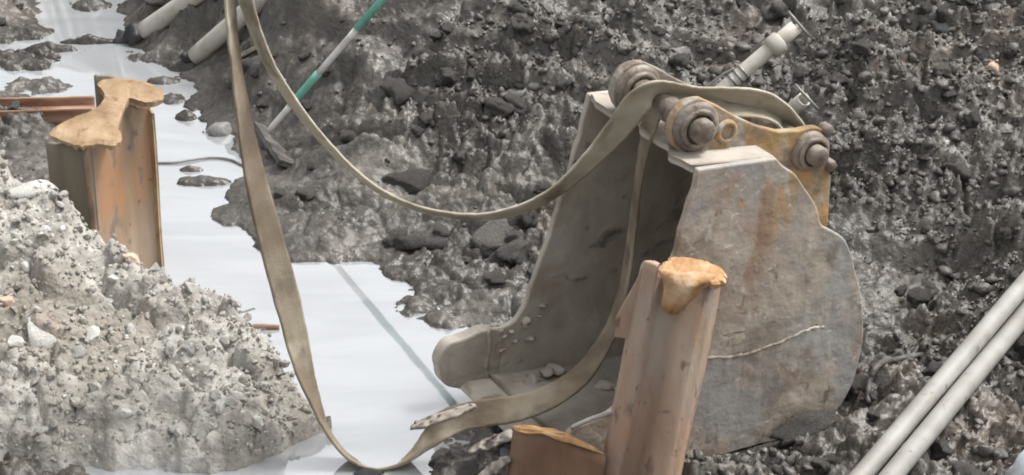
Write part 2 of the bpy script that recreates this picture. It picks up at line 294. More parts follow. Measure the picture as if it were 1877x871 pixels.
def scatter_mesh(name, pos, size, ico, kinds=12, flat=.65, rough=.3, free=.5):
    """many small stones as one mesh"""
    lib = [rock(ico, 40+k, rough, flat) for k in range(kinds)]; n = len(pos); nv = len(ico[0]); nf = len(ico[1])
    k = rng.integers(0, kinds, n); L = np.array(lib)[k]
    a = rng.uniform(0, 2*math.pi, n); Rz = np.zeros((n, 3, 3)); Rz[:, 0, 0] = np.cos(a); Rz[:, 0, 1] = -np.sin(a); Rz[:, 1, 0] = np.sin(a); Rz[:, 1, 1] = np.cos(a); Rz[:, 2, 2] = 1
    Rr = rotmats(n); m = rng.random(n) < free; Rz[m] = Rr[m]
    V = np.einsum('nij,nvj->nvi', Rz, L)*np.asarray(size)[:, None, None]+np.asarray(pos)[:, None, :]
    F = (ico[1][None]+(np.arange(n)*nv)[:, None, None]).reshape(-1, 3)
    return fast_mesh(name, V.reshape(-1, 3), F)

# ------------------------------------------------------------------ ground and water
WPX = [(90, -60), (240, -60), (232, 40), (240, 80), (252, 112), (300, 120), (350, 150), (345, 200), (385, 235), (440, 255), (455, 300), (440, 330), (418, 370), (415, 400),
       (450, 432), (500, 462), (540, 476), (620, 478), (700, 482), (712, 505), (760, 530), (800, 545), (830, 578), (880, 592), (940, 605), (965, 650), (905, 715), (850, 742),
       (832, 792), (800, 845), (765, 885), (750, 915), (300, 905), (150, 900), (150, 520), (172, 450), (165, 262), (92, 215), (62, 180), (-60, 172), (-60, 122), (72, 122), (60, 106), (-60, 98), (-60, 78), (72, 72), (62, 40)]
WPOLY = [gz(*p)[:2] for p in WPX]
BO = np.array([0.774, -1.574, 0.0]); BTH = R(27)
BA = np.array([-math.cos(BTH), -math.sin(BTH), 0]); BW = np.array([-math.sin(BTH), math.cos(BTH), 0])
def bpos(a, inset, z): return BO+BA*a+BW*inset+np.array([0, 0, z])
BFOOT = [bpos(a, w, 0)[:2] for a, w in ((-.36, -.02), (.62, -.02), (.62, .72), (-.36, .72))]
ISL = [(*gz(u, v)[:2], a/470, b/470/.42) for u, v, a, b in ((75, 160, 62, 15), (30, 60, 70, 18), (90, 92, 50, 6), (170, 78, 60, 5), (75, 108, 34, 9), (165, 12, 40, 16), (312, 182, 30, 11), (342, 216, 22, 8), (372, 334, 48, 9), (350, 312, 22, 4), (425, 395, 36, 22), (450, 360, 40, 20), (760, 560, 30, 14), (820, 585, 34, 14), (560, 470, 60, 10), (300, 150, 40, 10))]      # mud bars in the shallows
def macro(x, y):
    wob = fbm(x*3.1, y*3.1, 5, 3)*.07+fbm(x*9, y*9, 9, 4)*.06
    s = sdist(x, y, WPOLY)+wob
    for (ix_, iy_, rx_, ry_) in ISL: s = np.maximum(s, .09*(1-np.hypot((x-ix_)/rx_, (y-iy_)/ry_))+.5*wob)
    yb = np.interp(x, [-3, -1.6, -1.0, -.3, .4, 1.2, 1.8, 3], [2.2, 1.3, .40, .05, -.10, -.45, -.75, -1.2])
    r = y-yb; r = np.where(r > 0, r, 0)+.12*np.exp(-np.abs(r)/.2)
    rise = 1.9*(1-np.exp(-.50*r/1.9))
    land = .05*(1-np.exp(-np.maximum(s, 0)/.22))+.006+rise*sstep(0, .55, s)
    big = (fbm(x*1.3, y*1.3, 21, 3)*.12+.16*np.maximum(0, fbm(x*2.2+7, y*2.2, 23, 3)))*sstep(.15, .8, s)
    bed = -.11*(1-np.exp(np.minimum(s, 0)/.28))-.003
    bed = np.where((y > .15) & (x < -.9), np.maximum(bed, -.020-.012*sstep(.0, -.3, s)), bed)
    ter = fbm(x*1.1+3, y*2.2, 41, 3)*.25+rise; lg = ter/.13; fr = lg-np.floor(lg); ledge = .13*(np.floor(lg)+sstep(.55, .95, fr))-ter       # slumped ledges
    h = np.where(s > 0, land+big+.75*ledge*sstep(.1, .5, s), bed)
    mb = sstep(.16, -.02, sdist(x, y, BFOOT)); h = h*(1-mb)+mb*(-.012)
    return h, s
def height(x, y):
    h, s = macro(x, y); m = sstep(-.05, .22, s)*.62+.38*sstep(-.45, -.02, s)
    mb = sstep(.12, -.03, sdist(x, y, BFOOT)); m = m*(1-.8*mb)*(.7+.3*sstep(.15, .75, s))
    smooth = sstep(.1, .45, fbm(x*1.7+4, y*1.7, 33, 3)+.2)           # slick patches between the clods
    wx = x+fbm(x*6, y*6, 61, 2)*.05; wy = y+fbm(x*6, y*6, 71, 2)*.05
    wx2 = x+fbm(x*14, y*14, 62, 3)*.03; wy2 = y+fbm(x*14, y*14, 72, 3)*.03
    d1 = blocks(wx/.23, wy/.17, 3, .22); d2 = blocks(wx2/.10, wy2/.075, 4, .22); d3 = blocks(wx2/.05, wy2/.04, 6, .3); d4 = blocks(x/.026, y/.026, 8, .4)
    rg = 1-np.abs(fbm(x*7, y*7, 81, 3))*2
    det = .085*d1+.046*d2+.024*d3+.012*d4+.030*rg*rg-.083
    return h+m*det*(1-.72*smooth)+m*.016*fbm(x*22, y*22, 91, 4)
def axis(lo, hi, step, out_lo, out_hi):
    a = np.arange(lo, hi+1e-6, step); L = []; d = step; p = lo
    while p > out_lo: d *= 1.28; p -= d; L.append(p)
    Rr = []; d = step; p = a[-1]
    while p < out_hi: d *= 1.28; p += d; Rr.append(p)
    return np.concatenate([L[::-1], a, Rr])
AX = axis(-2.6, 2.62, .0090, -80, 80); AY = axis(-2.0, 2.6, .0090, -80, 80)
GX, GY = np.meshgrid(AX, AY); HZ = height(GX, GY)
nx, ny = len(AX), len(AY); idx = np.arange(nx*ny).reshape(ny, nx)
gf = np.stack([idx[:-1, :-1], idx[:-1, 1:], idx[1:, 1:], idx[1:, :-1]], -1).reshape(-1, 4)
ground = tag(link('ground', fast_mesh('ground', np.stack([GX, GY, HZ], -1).reshape(-1, 3), gf), M['mud']), kind='structure')
def hz(x, y):
    x = np.asarray(x, float); y = np.asarray(y, float)
    i = np.clip(np.searchsorted(AX, x)-1, 0, nx-2); j = np.clip(np.searchsorted(AY, y)-1, 0, ny-2)
    fx = (x-AX[i])/(AX[i+1]-AX[i]); fy = (y-AY[j])/(AY[j+1]-AY[j])
    return (HZ[j, i]*(1-fx)+HZ[j, i+1]*fx)*(1-fy)+(HZ[j+1, i]*(1-fx)+HZ[j+1, i+1]*fx)*fy
def on_ground(u, v):
    r = ray(u, v); t = 5.5
    while t < 16:
        p = CAM+r*t
        if p[2] < hz(p[0], p[1]): return p
        t += .012
    return p
wv = [(-4.2, -3.2, 0), (.10, -3.2, 0), (.10, 4.2, 0), (-4.2, 4.2, 0)]
tag(link('water', mesh('water', wv, [[0, 1, 2, 3]]), M['water']), kind='structure')

# gravel and clods of the bank
N = 150000
px = rng.uniform(-2.6, 2.65, N); py = rng.uniform(-1.95, 2.7, N); hh, ss = macro(px, py)
inb = sdist(px, py, BFOOT)
dens = sstep(-.02, .3, ss)*(.05+.95*sstep(-.15, .40, fbm(px*1.7, py*1.7, 133, 3)))*(inb > .05)
dens *= (.35+.65*sstep(-.6, .9, px+.3*py))*(.35+.65*sstep(.15, .7, ss))
keep = rng.random(N) < dens; px, py = px[keep], py[keep]
sz = np.clip(rng.lognormal(math.log(.0075), .55, len(px)), .0035, .04)
pos = np.stack([px, py, hz(px, py)+sz*.15], -1)
big = sz > .017
tag(link('gravel', scatter_mesh('gravel', pos[~big][:20000], sz[~big][:20000], ICO1), M['gravel'], smooth=False), 'small dark wet stones and crumbs strewn over the grey mud bank', 'gravel', kind='stuff')
tag(link('mud_crumbs', scatter_mesh('mud_crumbs', pos[big][:2500], sz[big][:2500], ICO2), M['clod'], smooth=True), 'coarser wet mud crumbs strewn over the grey bank', 'mud crumbs', kind='stuff')

# loose clods one can pick out
CL = [fast_mesh('clod', rock(ICO3, 300+k, .5, .6, 4), ICO3[1]) for k in range(14)]
cnt = 0
for _ in range(4000):
    if cnt >= 130: break
    u, v = random.uniform(-20, 1890), random.uniform(-10, 880); p = on_ground(u, v)
    _, s_ = macro(np.array([p[0]]), np.array([p[1]]))
    if s_[0] < .10 or sdist(np.array([p[0]]), np.array([p[1]]), BFOOT)[0] < .05 or p[1] < -1.9 or (p[0] < -.7 and p[1] < .1): continue
    s_ = random.uniform(.022, .06)*(1.25 if random.random() < .15 else 1)
    o = link('mud_clod', CL[cnt % 14], M['clod']); o.location = (p[0], p[1], p[2]+s_*.15); o.scale = (s_, s_, s_)
    o.rotation_euler = (random.uniform(-.4, .4), random.uniform(-.4, .4), random.uniform(0, 6.3))
    reg = ('left of the channel' if p[0] < -1.45 else 'on the mud flat left of the bucket' if p[0] < .25 and p[1] < .6 else 'on the bank above the sling' if p[0] < .25 else 'on the bank behind the bucket' if p[0] < 1.1 and p[1] > -.6 else 'on the slope at far right' if p[1] > -.5 else 'around the right foreground pipes')
    tag(o, 'loose lump of wet grey mud '+reg, 'mud clod', 'mud lumps '+reg); cnt += 1

# ------------------------------------------------------------------ rubble heap (left foreground)
rid = [(-260, 215, -.72), (-80, 240, -.72), (0, 268, -.74), (20, 312, -.75), (90, 335, -.77), (130, 365, -.79), (160, 402, -.82), (200, 445, -.86), (240, 472, -.92), (330, 503, -1.0), (400, 545, -1.08),
       (430, 572, -1.14), (500, 652, -1.28), (560, 735, -1.41), (588, 765, -1.45), (606, 795, -1.5)]
RP = np.array([gy(*q) for q in rid])
frp = np.array([gz(u, v, 0) for u, v in ((-260, 880), (0, 868), (200, 868), (330, 868), (430, 858), (520, 828), (590, 800), (606, 795))])
hx = np.arange(-2.5, -.585, .0105); hy = np.arange(-1.95, -.25, .0105); HX, HY = np.meshgrid(hx, hy)
yr = np.interp(HX, RP[:, 0], RP[:, 1]); zr = np.maximum(np.interp(HX, RP[:, 0], RP[:, 2]), .02); yf = np.interp(HX, frp[:, 0], frp[:, 1])+fbm(HX*9, HX*0+2, 4, 3)*.05
t_ = (HY-yf)/np.maximum(yr-yf, .03)
front = .075*sat(t_/.06)+(zr-.075)*np.power(np.clip(t_, 0, 1), .9)
hh_ = np.where(t_ < 0, -.3, np.where(t_ <= 1, front, zr-(HY-yr)*1.5))
amp = sstep(.0, .22, zr)*.7+.3
f1, f2, iv = worley(HX/.17+fbm(HX*5, HY*5, 3, 2)*.5, HY/.17, 11); f1b, _, ivb = worley(HX/.07, HY/.07, 12); f1c, _, ivc = worley(HX/.033, HY/.033, 13)
dome = lambda f, r: np.sqrt(np.maximum(0, 1-(f/r)**2))
hdet = .07*blocks(HX/.16+fbm(HX*5, HY*5, 3, 2)*.4, HY/.15, 11, .3)+.024*blocks(HX/.065+fbm(HX*12, HY*12, 5, 2)*.4, HY/.06, 12, .35)+.014*dome(f1c, .7)*ivc+.06*fbm(HX*4.5, HY*4.5, 14, 4, .5)-.055
HH = np.maximum(hh_+np.where(t_ > -.02, amp*hdet, 0), -.3)
hn, hm = len(hx), len(hy); ix = np.arange(hn*hm).reshape(hm, hn)
hf = np.stack([ix[:-1, :-1], ix[:-1, 1:], ix[1:, 1:], ix[1:, :-1]], -1).reshape(-1, 4)
HV = np.stack([HX, HY, HH], -1).reshape(-1, 3); HV[:, 0] += fbm(HX*22, HY*22, 15, 2).ravel()*.008; HV[:, 1] += fbm(HX*22, HY*22, 16, 2).ravel()*.008
hf = hf[(HV[hf, 2] > -.29).any(1)]
heap = tag(link('rubble_heap', fast_mesh('rubble_heap', HV, hf), M['rubble']), 'pale grey heap of crushed concrete and soil in the left foreground', 'rubble heap')
def hheap(x, y):
    i = np.clip(((x-hx[0])/.0105).astype(int), 0, hn-1); j = np.clip(((y-hy[0])/.0105).astype(int), 0, hm-1); return HH[j, i]
n = 16000; qx = rng.uniform(-2.45, -.6, n); qy = rng.uniform(-1.85, -.5, n); qz = hheap(qx, qy); k = qz > .03; qx, qy, qz = qx[k], qy[k], qz[k]
qs = np.clip(rng.lognormal(math.log(.0062), .55, len(qx)), .003, .022)
tag(link('crushed_stone', scatter_mesh('crushed_stone', np.stack([qx, qy, qz+qs*.2], -1)[:7000], qs[:7000], ICO1, rough=.35, flat=.8, free=.8), M['rubble'], smooth=False), 'fine pale crushed stone covering the rubble heap', 'crushed stone', kind='stuff')
CK = [fast_mesh('rubble_chunk', rock(ICO2, 500+k, .3, .7, 8), ICO2[1]) for k in range(12)]
cnt = 0
while cnt < 48:
    x, y = random.uniform(-1.85, -.64), random.uniform(-1.72, -.75); z = float(hheap(np.array([x]), np.array([y]))[0])
    u, v = project(np.array([x, y, z]))
    if z < .06 or not (-10 < u < 620 and 280 < v < 875): continue
    s_ = random.uniform(.014, .03)*(1.5 if random.random() < .15 else 1); o = link('rubble_chunk', CK[cnt % 12], M['chunk'], smooth=False); o.location = (x, y, z+s_*.2); o.scale = (s_,)*3
    o.rotation_euler = (random.uniform(-.8, .8), random.uniform(-.8, .8), random.uniform(0, 6.3))
    tag(o, 'small pale angular concrete chunk lying on the rubble heap', 'rubble chunk', 'concrete chunks on the rubble heap'); cnt += 1
def hit_heap(u, v):
    r = ray(u, v); t = 5.5
    while t < 10:
        p = CAM+r*t
        if -2.5 < p[0] < -.59 and -1.95 < p[1] < -.3 and p[2] < hheap(np.array([p[0]]), np.array([p[1]]))[0]: return p
        t += .006
    return p
def single(name, m, seed, p, scale, rot, label, cat, ico=ICO3, rough=.3, cuts=7, smooth=True, flat=.7):
    o = link(name, fast_mesh(name, rock(ico, seed, rough, flat, cuts), ico[1]), m, smooth=smooth); o.location = p; o.scale = scale; o.rotation_euler = rot
    return tag(o, label, cat)
single('concrete_slab', M['chunk'], 801, hit_heap(80, 620)+np.array([0, .02, .0]), (.085, .10, .05), (.7, .3, .5), 'large smooth grey concrete lump set into the left of the rubble heap', 'concrete lump', cuts=10, rough=.15)
single('brick_fragment', M['brick'], 802, hit_heap(15, 555)+np.array([0, 0, .01]), (.05, .04, .04), (.3, .2, .4), 'broken pinkish brick fragment at the left edge of the rubble heap', 'brick', cuts=9, rough=.15)
single('brick_fragment', M['brick'], 803, hit_heap(243, 474)+np.array([0, -.01, .01]), (.035, .03, .03), (.2, .5, .2), 'small pink brick fragment on the heap below the tan topped sheet pile', 'brick', cuts=8, rough=.2)
single('white_rubble', M['chunk'], 804, hit_heap(50, 350)+np.array([0, 0, .0]), (.10, .05, .05), (.2, .1, .3), 'bright white lump of concrete on top of the rubble heap', 'concrete lump', cuts=9, rough=.3)

# ------------------------------------------------------------------ sheet piles
def pile_wall(name, plan, z_bot, z_top, m, parent, th=.02, lean=(0, 0), rows=26, seed=0, rough=.006, ragged=.01):
    """plan polyline (x,y); z_top per plan point; thick folded sheet, closed"""
    plan = np.asarray(plan, float); z_top = np.asarray(z_top, float); S = []; Z = []
    for k in range(len(plan)-1):
        m_ = max(4, int(np.linalg.norm(plan[k+1]-plan[k])/.014))
        for q in range(m_): S.append(plan[k]+(plan[k+1]-plan[k])*q/m_); Z.append(z_top[k]+(z_top[k+1]-z_top[k])*q/m_)
    S.append(plan[-1]); Z.append(z_top[-1]); S = np.array(S); Z = np.array(Z); n_ = len(S)
    T = np.gradient(S, axis=0); T /= np.linalg.norm(T, axis=1)[:, None]; Nn = np.stack([-T[:, 1], T[:, 0]], 1)
    Z = Z+np.array([ragged*mnoise.noise(Vector((p[0]*22+seed, p[1]*22, 1))) for p in S])
    V = []; F = []
    for side in (0, 1):
        for r_ in range(rows+1):
            f = r_/rows
            for k in range(n_):
                z = z_bot+(Z[k]-z_bot)*f; p = S[k]+Nn[k]*th*side
                d = rough*mnoise.noise(Vector((p[0]*9+seed, p[1]*9, z*3)))
                V.append((p[0]+lean[0]*z+Nn[k][0]*d, p[1]+lean[1]*z+Nn[k][1]*d, z))
    W_ = n_; B_ = (rows+1)*n_
    for r_ in range(rows):
        for k in range(n_-1):
            a = r_*W_+k; F.append([a, a+1, a+W_+1, a+W_]); F.append([B_+a, B_+a+W_, B_+a+W_+1, B_+a+1])
        for k in (0, n_-1):
            a = r_*W_+k; F.append([a, a+W_, B_+a+W_, B_+a])
    for k in range(n_-1):
        a = rows*W_+k; F.append([a, a+1, B_+a+1, B_+a]); F.append([k, B_+k, B_+k+1, k+1])
    return link(name, mesh(name, V, F), m, parent), S, Z, Nn
def cap_strip(name, pts, wid, th, m, parent, seed=0, droop=.35, rag=.3, zn=.014):
    """mushroomed, crumpled steel and clay along the top edge: wide strip with sagging, ragged rims"""
    P = catmull(pts, 9); n_ = len(P); T = np.gradient(P, axis=0); T /= np.linalg.norm(T, axis=1)[:, None]
    V = []; F = []; cols = 13
    wid = np.interp(np.linspace(0, 1, n_), np.linspace(0, 1, len(wid)), wid)
    for k in range(n_):
        s = np.cross(T[k], (0, 0, 1)); s /= np.linalg.norm(s)
        endf = math.sqrt(max(0.02, 1-abs(2*k/(n_-1)-1)**10))
        for q in range(cols):
            c = 2*q/(cols-1)-1; w_ = wid[k]*(1+rag*mnoise.noise(Vector((P[k][0]*13+seed, P[k][1]*13, c*1.2)))+.6*rag*mnoise.noise(Vector((P[k][0]*34, P[k][1]*34+seed, c*1.2))))*endf
            off = s*c*w_; z = -droop*wid[k]*abs(c)**2.6+zn*mnoise.noise(Vector((P[k][0]*17+c, P[k][1]*17+seed, c*2)))
            V.append(P[k]+off+np.array([0, 0, z]))
    top = len(V)
    for k in range(n_):
        for q in range(cols):
            v = V[k*cols+q]; c = 2*q/(cols-1)-1; V.append(v-np.array([0, 0, th*(1-.6*abs(c))]))
    for k in range(n_-1):
        for q in range(cols-1):
            a = k*cols+q; F.append([a, a+1, a+cols+1, a+cols]); F.append([top+a, top+a+cols, top+a+cols+1, top+a+1])
        a = k*cols; F.append([a, a+cols, top+a+cols, top+a]); a = k*cols+cols-1; F.append([a, top+a, top+a+cols, a+cols])
    for q in range(cols-1):
        F.append([q, top+q, top+q+1, q+1]); a = (n_-1)*cols+q; F.append([a, a+1, top+a+1, top+a])
    return link(name, mesh(name, V, F), m, parent)

def torn_plate(name, outline, yfun, m, parent, drop=.022, seed=0, jag=.006):
    """flat crushed plate with jagged hanging rim; outline given by bearings, depth by yfun"""
    P = catmull([(u, v) for u, v in outline], 5, True); n_ = len(P); V = []
    top = [gy(u, v, yfun(u, v)) for u, v in P]; nz = lambda k, a: mnoise.noise(Vector((k*.9, a, seed)))
    top = [p+np.array([jag*nz(k, 1), jag*1.5*nz(k, 2), .5*jag*nz(k, 3)]) for k, p in enumerate(top)]; ctr = np.mean(top, axis=0)
    mid = [p+(ctr-p)*.10+np.array([0, 0, .006+.001*nz(k, 5)]) for k, p in enumerate(top)]
    low = [p+(ctr-p)*.03+np.array([0, 0, -drop*(.6+1.1*abs(nz(k*1.7, 7)))]) for k, p in enumerate(top)]
    bot = [p+(ctr-p)*.16+np.array([0, 0, -drop*.7]) for k, p in enumerate(top)]
    bm = bmesh.new(); rings = [[bm.verts.new(tuple(p)) for p in r] for r in (mid, top, low, bot)]
    for a, b in zip(rings, rings[1:]):
        for k in range(n_): bm.faces.new([a[k], a[(k+1) % n_], b[(k+1) % n_], b[k]])
    f0 = bm.faces.new(rings[0]); f1 = bm.faces.new(rings[-1][::-1])
    r_ = bmesh.ops.triangulate(bm, faces=[f0, f1]); bmesh.ops.recalc_face_normals(bm, faces=bm.faces)
    me = bpy.data.meshes.new(name); bm.to_mesh(me); bm.free(); return link(name, me, m, parent, smooth=False)

# left pile: Z section, tan clay on its crumpled top
lp = tag(empty('sheet_pile', (0, 0, 0)), 'rusty brown steel sheet pile with a tan crumpled top standing beside the channel', 'sheet pile')
q0, q1, q2, q3 = gy(84, 262, -.42), gy(160, 268, -.56), gy(228, 178, -.30), gy(275, 186, -.24)
pile_wall('olive_web', [q0[:2], q1[:2]], -.4, [q0[2], q1[2]], M['olive'], lp, seed=1)
pile_wall('flange', [q1[:2]+np.array([.004, 0]), q2[:2], q3[:2]], -.4, [q1[2], q2[2], q3[2]], M['pile_l'], lp, seed=2)
ed = gy(275, 186, -.24); pile_wall('interlock', [ed[:2]+np.array([-.014, -.004]), ed[:2]+np.array([.004, -.020])], -.4, [ed[2]-.03, ed[2]-.04], M['tan'], lp, th=.012, seed=3, rows=18)
torn_plate('crumpled_top', [(180, 152), (202, 144), (255, 147), (294, 163), (299, 182), (272, 188), (246, 180), (233, 187), (224, 208), (216, 236), (224, 254), (208, 267), (180, 264), (150, 268), (116, 258), (92, 246), (104, 231), (134, 217), (168, 204), (186, 188), (191, 172)], lambda u, v: -.20-.36*(v-145)/120, M['tan'], lp, .022, 3)
bt = gy(186, 160, -.17); pile_wall('back_flange', [gy(172, 140, -.16)[:2], gy(215, 140, -.18)[:2]], -.4, [gy(172, 138, -.16)[2], gy(215, 140, -.18)[2]-.01], M['olive'], lp, seed=6, th=.015)

# front pile, leaning, with peeled orange flap
fp = tag(empty('sheet_pile', (0, 0, 0)), 'leaning pinkish rusty sheet pile with a torn orange flap in front of the bucket', 'sheet pile')
YF = -1.93
tl, bl = gy(1180, 482, YF), gy(1105, 871, YF); lean = ((tl[0]-bl[0])/(tl[2]-bl[2]), 0.0)
def fpt(u, v, y):       # plan position with the lean taken out
    p = gy(u, v, y); return np.array([p[0]-lean[0]*p[2], p[1]-lean[1]*p[2]]), p[2]
pts = [fpt(1172, 488, -1.86), fpt(1183, 478, -1.93), fpt(1208, 486, -1.965), fpt(1220, 500, -1.935), fpt(1236, 506, -1.935), fpt(1262, 500, -1.985), fpt(1300, 502, -1.975), fpt(1318, 508, -1.94), fpt(1326, 512, -1.88)]
wl, S_, Z_, N_ = pile_wall('flange', [p[0] for p in pts], -.5, [p[1] for p in pts], M['pile_f'], fp, th=.022, lean=lean, seed=11, rough=.008, ragged=.02, rows=40)
# broken side leaf on the left
lf = [gy(*q) for q in ((1176, 492, -1.895), (1164, 520, -1.89), (1142, 558, -1.88), (1128, 585, -1.878), (1126, 618, -1.876), (1150, 622, -1.885), (1170, 628, -1.892), (1182, 640, -1.897), (1192, 560, -1.9), (1190, 500, -1.9))]
n_ = len(lf); V = [tuple(p) for p in lf]+[tuple(p+np.array([.004, .02, 0])) for p in lf]
o = link('broken_leaf', mesh('leaf', V, [list(range(n_)), list(range(2*n_-1, n_-1, -1))]+[[k, k+n_, (k+1) % n_+n_, (k+1) % n_] for k in range(n_)]), M['pile_f'], fp, smooth=False); bevel(o, .003)
torn_plate('crumpled_top', [(1208, 494), (1228, 474), (1262, 473), (1300, 482), (1326, 496), (1331, 516), (1308, 522), (1286, 512), (1262, 516), (1240, 505)], lambda u, v: -1.87-.12*(v-470)/50, M['orange'], fp, .016, 9, .008)
# peeled tongue hanging over the face
tg = []; TP = [((1202, 492), (1322, 505), -1.985), ((1212, 508), (1312, 520), -2.012), ((1216, 525), (1292, 526), -2.018), ((1214, 545), (1272, 545), -2.015), ((1213, 560), (1256, 562), -2.006), ((1222, 576), (1236, 577), -1.998)]
for (l, r_, y) in TP:
    for q in range(9):
        t = q/8; p = gy(l[0]+(r_[0]-l[0])*t, l[1]+(r_[1]-l[1])*t, y+.035*(2*t-1)**2); tg.append(p+np.array([.008*mnoise.noise(Vector((t*9, y*90, 5))), .034*mnoise.noise(Vector((t*7, y*80, 3))), .014*mnoise.noise(Vector((t*9, y*70, 0)))]))
F = [[k*9+q, k*9+q+1, (k+1)*9+q+1, (k+1)*9+q] for k in range(5) for q in range(8)]
o = link('peeled_flap', mesh('flap', tg, F), M['orange'], fp); so = o.modifiers.new('solid', 'SOLIDIFY'); so.thickness = .012; so.offset = 0
ss_ = o.modifiers.new('sub', 'SUBSURF'); ss_.levels = 1; ss_.render_levels = 1
# short cut-off stub
st = tag(empty('pile_stub', (0, 0, 0)), 'short reddish brown sheet pile stub at the foot of the leaning pile', 'pile stub')
sp = [gy(936, 786, -1.93), gy(1030, 800, -2.0), gy(1112, 838, -1.96)]
pile_wall('flange', [p[:2] for p in sp], -.5, [p[2] for p in sp], M['stub'], st, th=.028, lean=(.10, 0), seed=21, ragged=.008, rows=18)[0].location = (-.10*.2, 0, 0)
cap_strip('cut_edge', [gy(938, 782, -1.915), gy(1030, 796, -1.985), gy(1108, 832, -1.945)], [.016, .02, .016], .012, M['orange'], st, seed=23, droop=.2)

# ------------------------------------------------------------------ excavator bucket
bk = tag(empty('excavator_bucket', BO, math.pi+BTH), 'mud covered excavator bucket standing upright with its open mouth facing left', 'excavator bucket')
# local x = towards the mouth, local y = -inset, z up
W = .70
back = catmull([(-.037, .993), (-.125, .90), (-.188, .807), (-.222, .725), (-.300, .668), (-.352, .565), (-.388, .44), (-.403, .32), (-.393, .17), (-.345, .070), (-.251, .000), (-.125, -.010), (.08, -.008), (.245, .000), (.45, .018), (.62, .045)], 6)
front_ = catmull([(.62, .045), (.678, .07), (.695, .14), (.675, .215), (.60, .238), (.535, .246), (.490, .285), (.438, .408), (.378, .575), (.319, .742), (.275, .89), (.244, 1.012)], 6)
prof = np.concatenate([back, front_[1:]])
ji = lambda P, s, a: [tuple(p+a*np.array([mnoise.noise(Vector((p[0]*14, p[1]*14, s))), mnoise.noise(Vector((p[0]*14, p[1]*14, s+9)))])) for p in P]
bevel(link('side_plate', prism(ji(prof, 1, .008), 0, -.026), M['bucket'], bk, smooth=False), .006)
bevel(link('side_plate', prism(ji(prof, 5, .008), -W+.026, -W), M['inner'], bk, smooth=False), .006)
sh = back; T = np.gradient(sh, axis=0); T /= np.linalg.norm(T, axis=1)[:, None]; NI = np.stack([-T[:, 1], T[:, 0]], 1)
NI *= np.sign(((np.array([.1, .45])-sh)*NI).sum(1))[:, None]
outer = sh+NI*.012; inner = sh+NI*.040; V = []; F = []; cols = 15; n_ = len(sh)
for layer in (outer, inner):
    for k in range(n_):
        for q in range(cols):
            y = -.0265-(W-.053)*q/(cols-1); d = .006*mnoise.noise(Vector((layer[k][0]*6, y*6, layer[k][1]*6)))
            V.append((layer[k][0]+NI[k][0]*d, y, layer[k][1]+NI[k][1]*d))
B_ = n_*cols
for k in range(n_-1):
    for q in range(cols-1):
        a = k*cols+q; F.append([a, a+1, a+cols+1, a+cols]); F.append([B_+a, B_+a+cols, B_+a+cols+1, B_+a+1])
    for q in (0, cols-1): a = k*cols+q; F.append([a, a+cols, B_+a+cols, B_+a])
for k in (0, n_-1):
    for q in range(cols-1): a = k*cols+q; F.append([a, B_+a, B_+a+1, a+1])
link('shell', mesh('shell', V, F), M['inner'], bk)
# top plate with worn wavy front edge
V = []; F = []; cols = 30; rws = 7
for lay in (0, 1):
    for k in range(rws):
        for q in range(cols):
            c = q/(cols-1); y = -.0265-(W-.053)*c; t = k/(rws-1)
            af = .252+.018*mnoise.noise(Vector((c*9, 0, 4)))+.012*math.sin(c*17)-.028*math.exp(-((c-.52)/.16)**2)
            a = -.045+(af+.045)*t; z = .988+(1.020-.988)*t-.024*lay+.004*mnoise.noise(Vector((a*12, y*12, 2)))
            V.append((a, y, z-.004))
B_ = rws*cols
for k in range(rws-1):
    for q in range(cols-1):
        a = k*cols+q; F.append([a, a+cols, a+cols+1, a+1]); F.append([B_+a, B_+a+1, B_+a+cols+1, B_+a+cols])
    for q in (0, cols-1): a = k*cols+q; F.append([a, a+cols, B_+a+cols, B_+a])
for k in (0, rws-1):
    for q in range(cols-1): a = k*cols+q; F.append([a, a+1, B_+a+1, B_+a])
link('top_plate', mesh('top', V, F), M['topplate'], bk)
# cutting lip, corner tooth
lip = prism([(.56, .030), (.70, .044), (.725, .060), (.70, .078), (.56, .072)], -.027, -W+.027); bevel(link('cutting_lip', lip, M['inner'], bk, smooth=False), .006)
tooth = catmull([(.555, .243), (.64, .248), (.72, .240), (.770, .225), (.796, .185), (.798, .135), (.776, .088), (.720, .055), (.66, .045), (.58, .06)], 5)
bevel(link('tooth', prism(ji(tooth, 8, .012), -W+.034, -W-.022), M['inner'], bk, smooth=False), .007, 2)
link('weld_bead', tube([(p[0], -W+.034, p[1]) for p in catmull([(.618, .25), (.612, .19), (.626, .12), (.615, .05)], 6)], .007, 8, wob=.7), M['inner'], bk)
# lugs with pins
FPN, RPN = (.178, 1.088), (-.248, .925)
def arc(c, r, a0, a1, n=10): return [(c[0]+r*math.cos(R(a0+(a1-a0)*k/n)), c[1]+r*math.sin(R(a0+(a1-a0)*k/n))) for k in range(n+1)]
earp = [(.215, 1.000)]+arc(FPN, .088, -40, 105)+[(.09, 1.135), (.03, 1.092), (-.05, 1.045), (-.13, 1.012), (-.20, 1.002)]+arc(RPN, .078, 95, 200)+[(-.335, .80), (-.335, .645), (-.300, .655), (-.215, .735), (-.17, .82), (-.10, .925), (-.04, .985), (.10, .992)]
for yc, mt, far in ((-.15, 'ear', 0), (-.50, 'earmud', 1)):
    bevel(link('lug', prism(earp, yc+.016, yc-.016), M[mt], bk, smooth=False), .005)
    for (c, r) in ((FPN, .080), (RPN, .068)):
        b = link('boss', cyl_y(c[0], c[1], r, yc-.040, yc+.034, 30, .010), M['pin'], bk)
        link('collar_ring', cyl_y(c[0], c[1], r*.80, yc+.030, yc+.048, 28, .006, hole=r*.60), M['pin'], b)
        link('pin_end', cyl_y(c[0], c[1], r*.50, yc+.02, yc+.082, 24, .010), M['pin'], b)
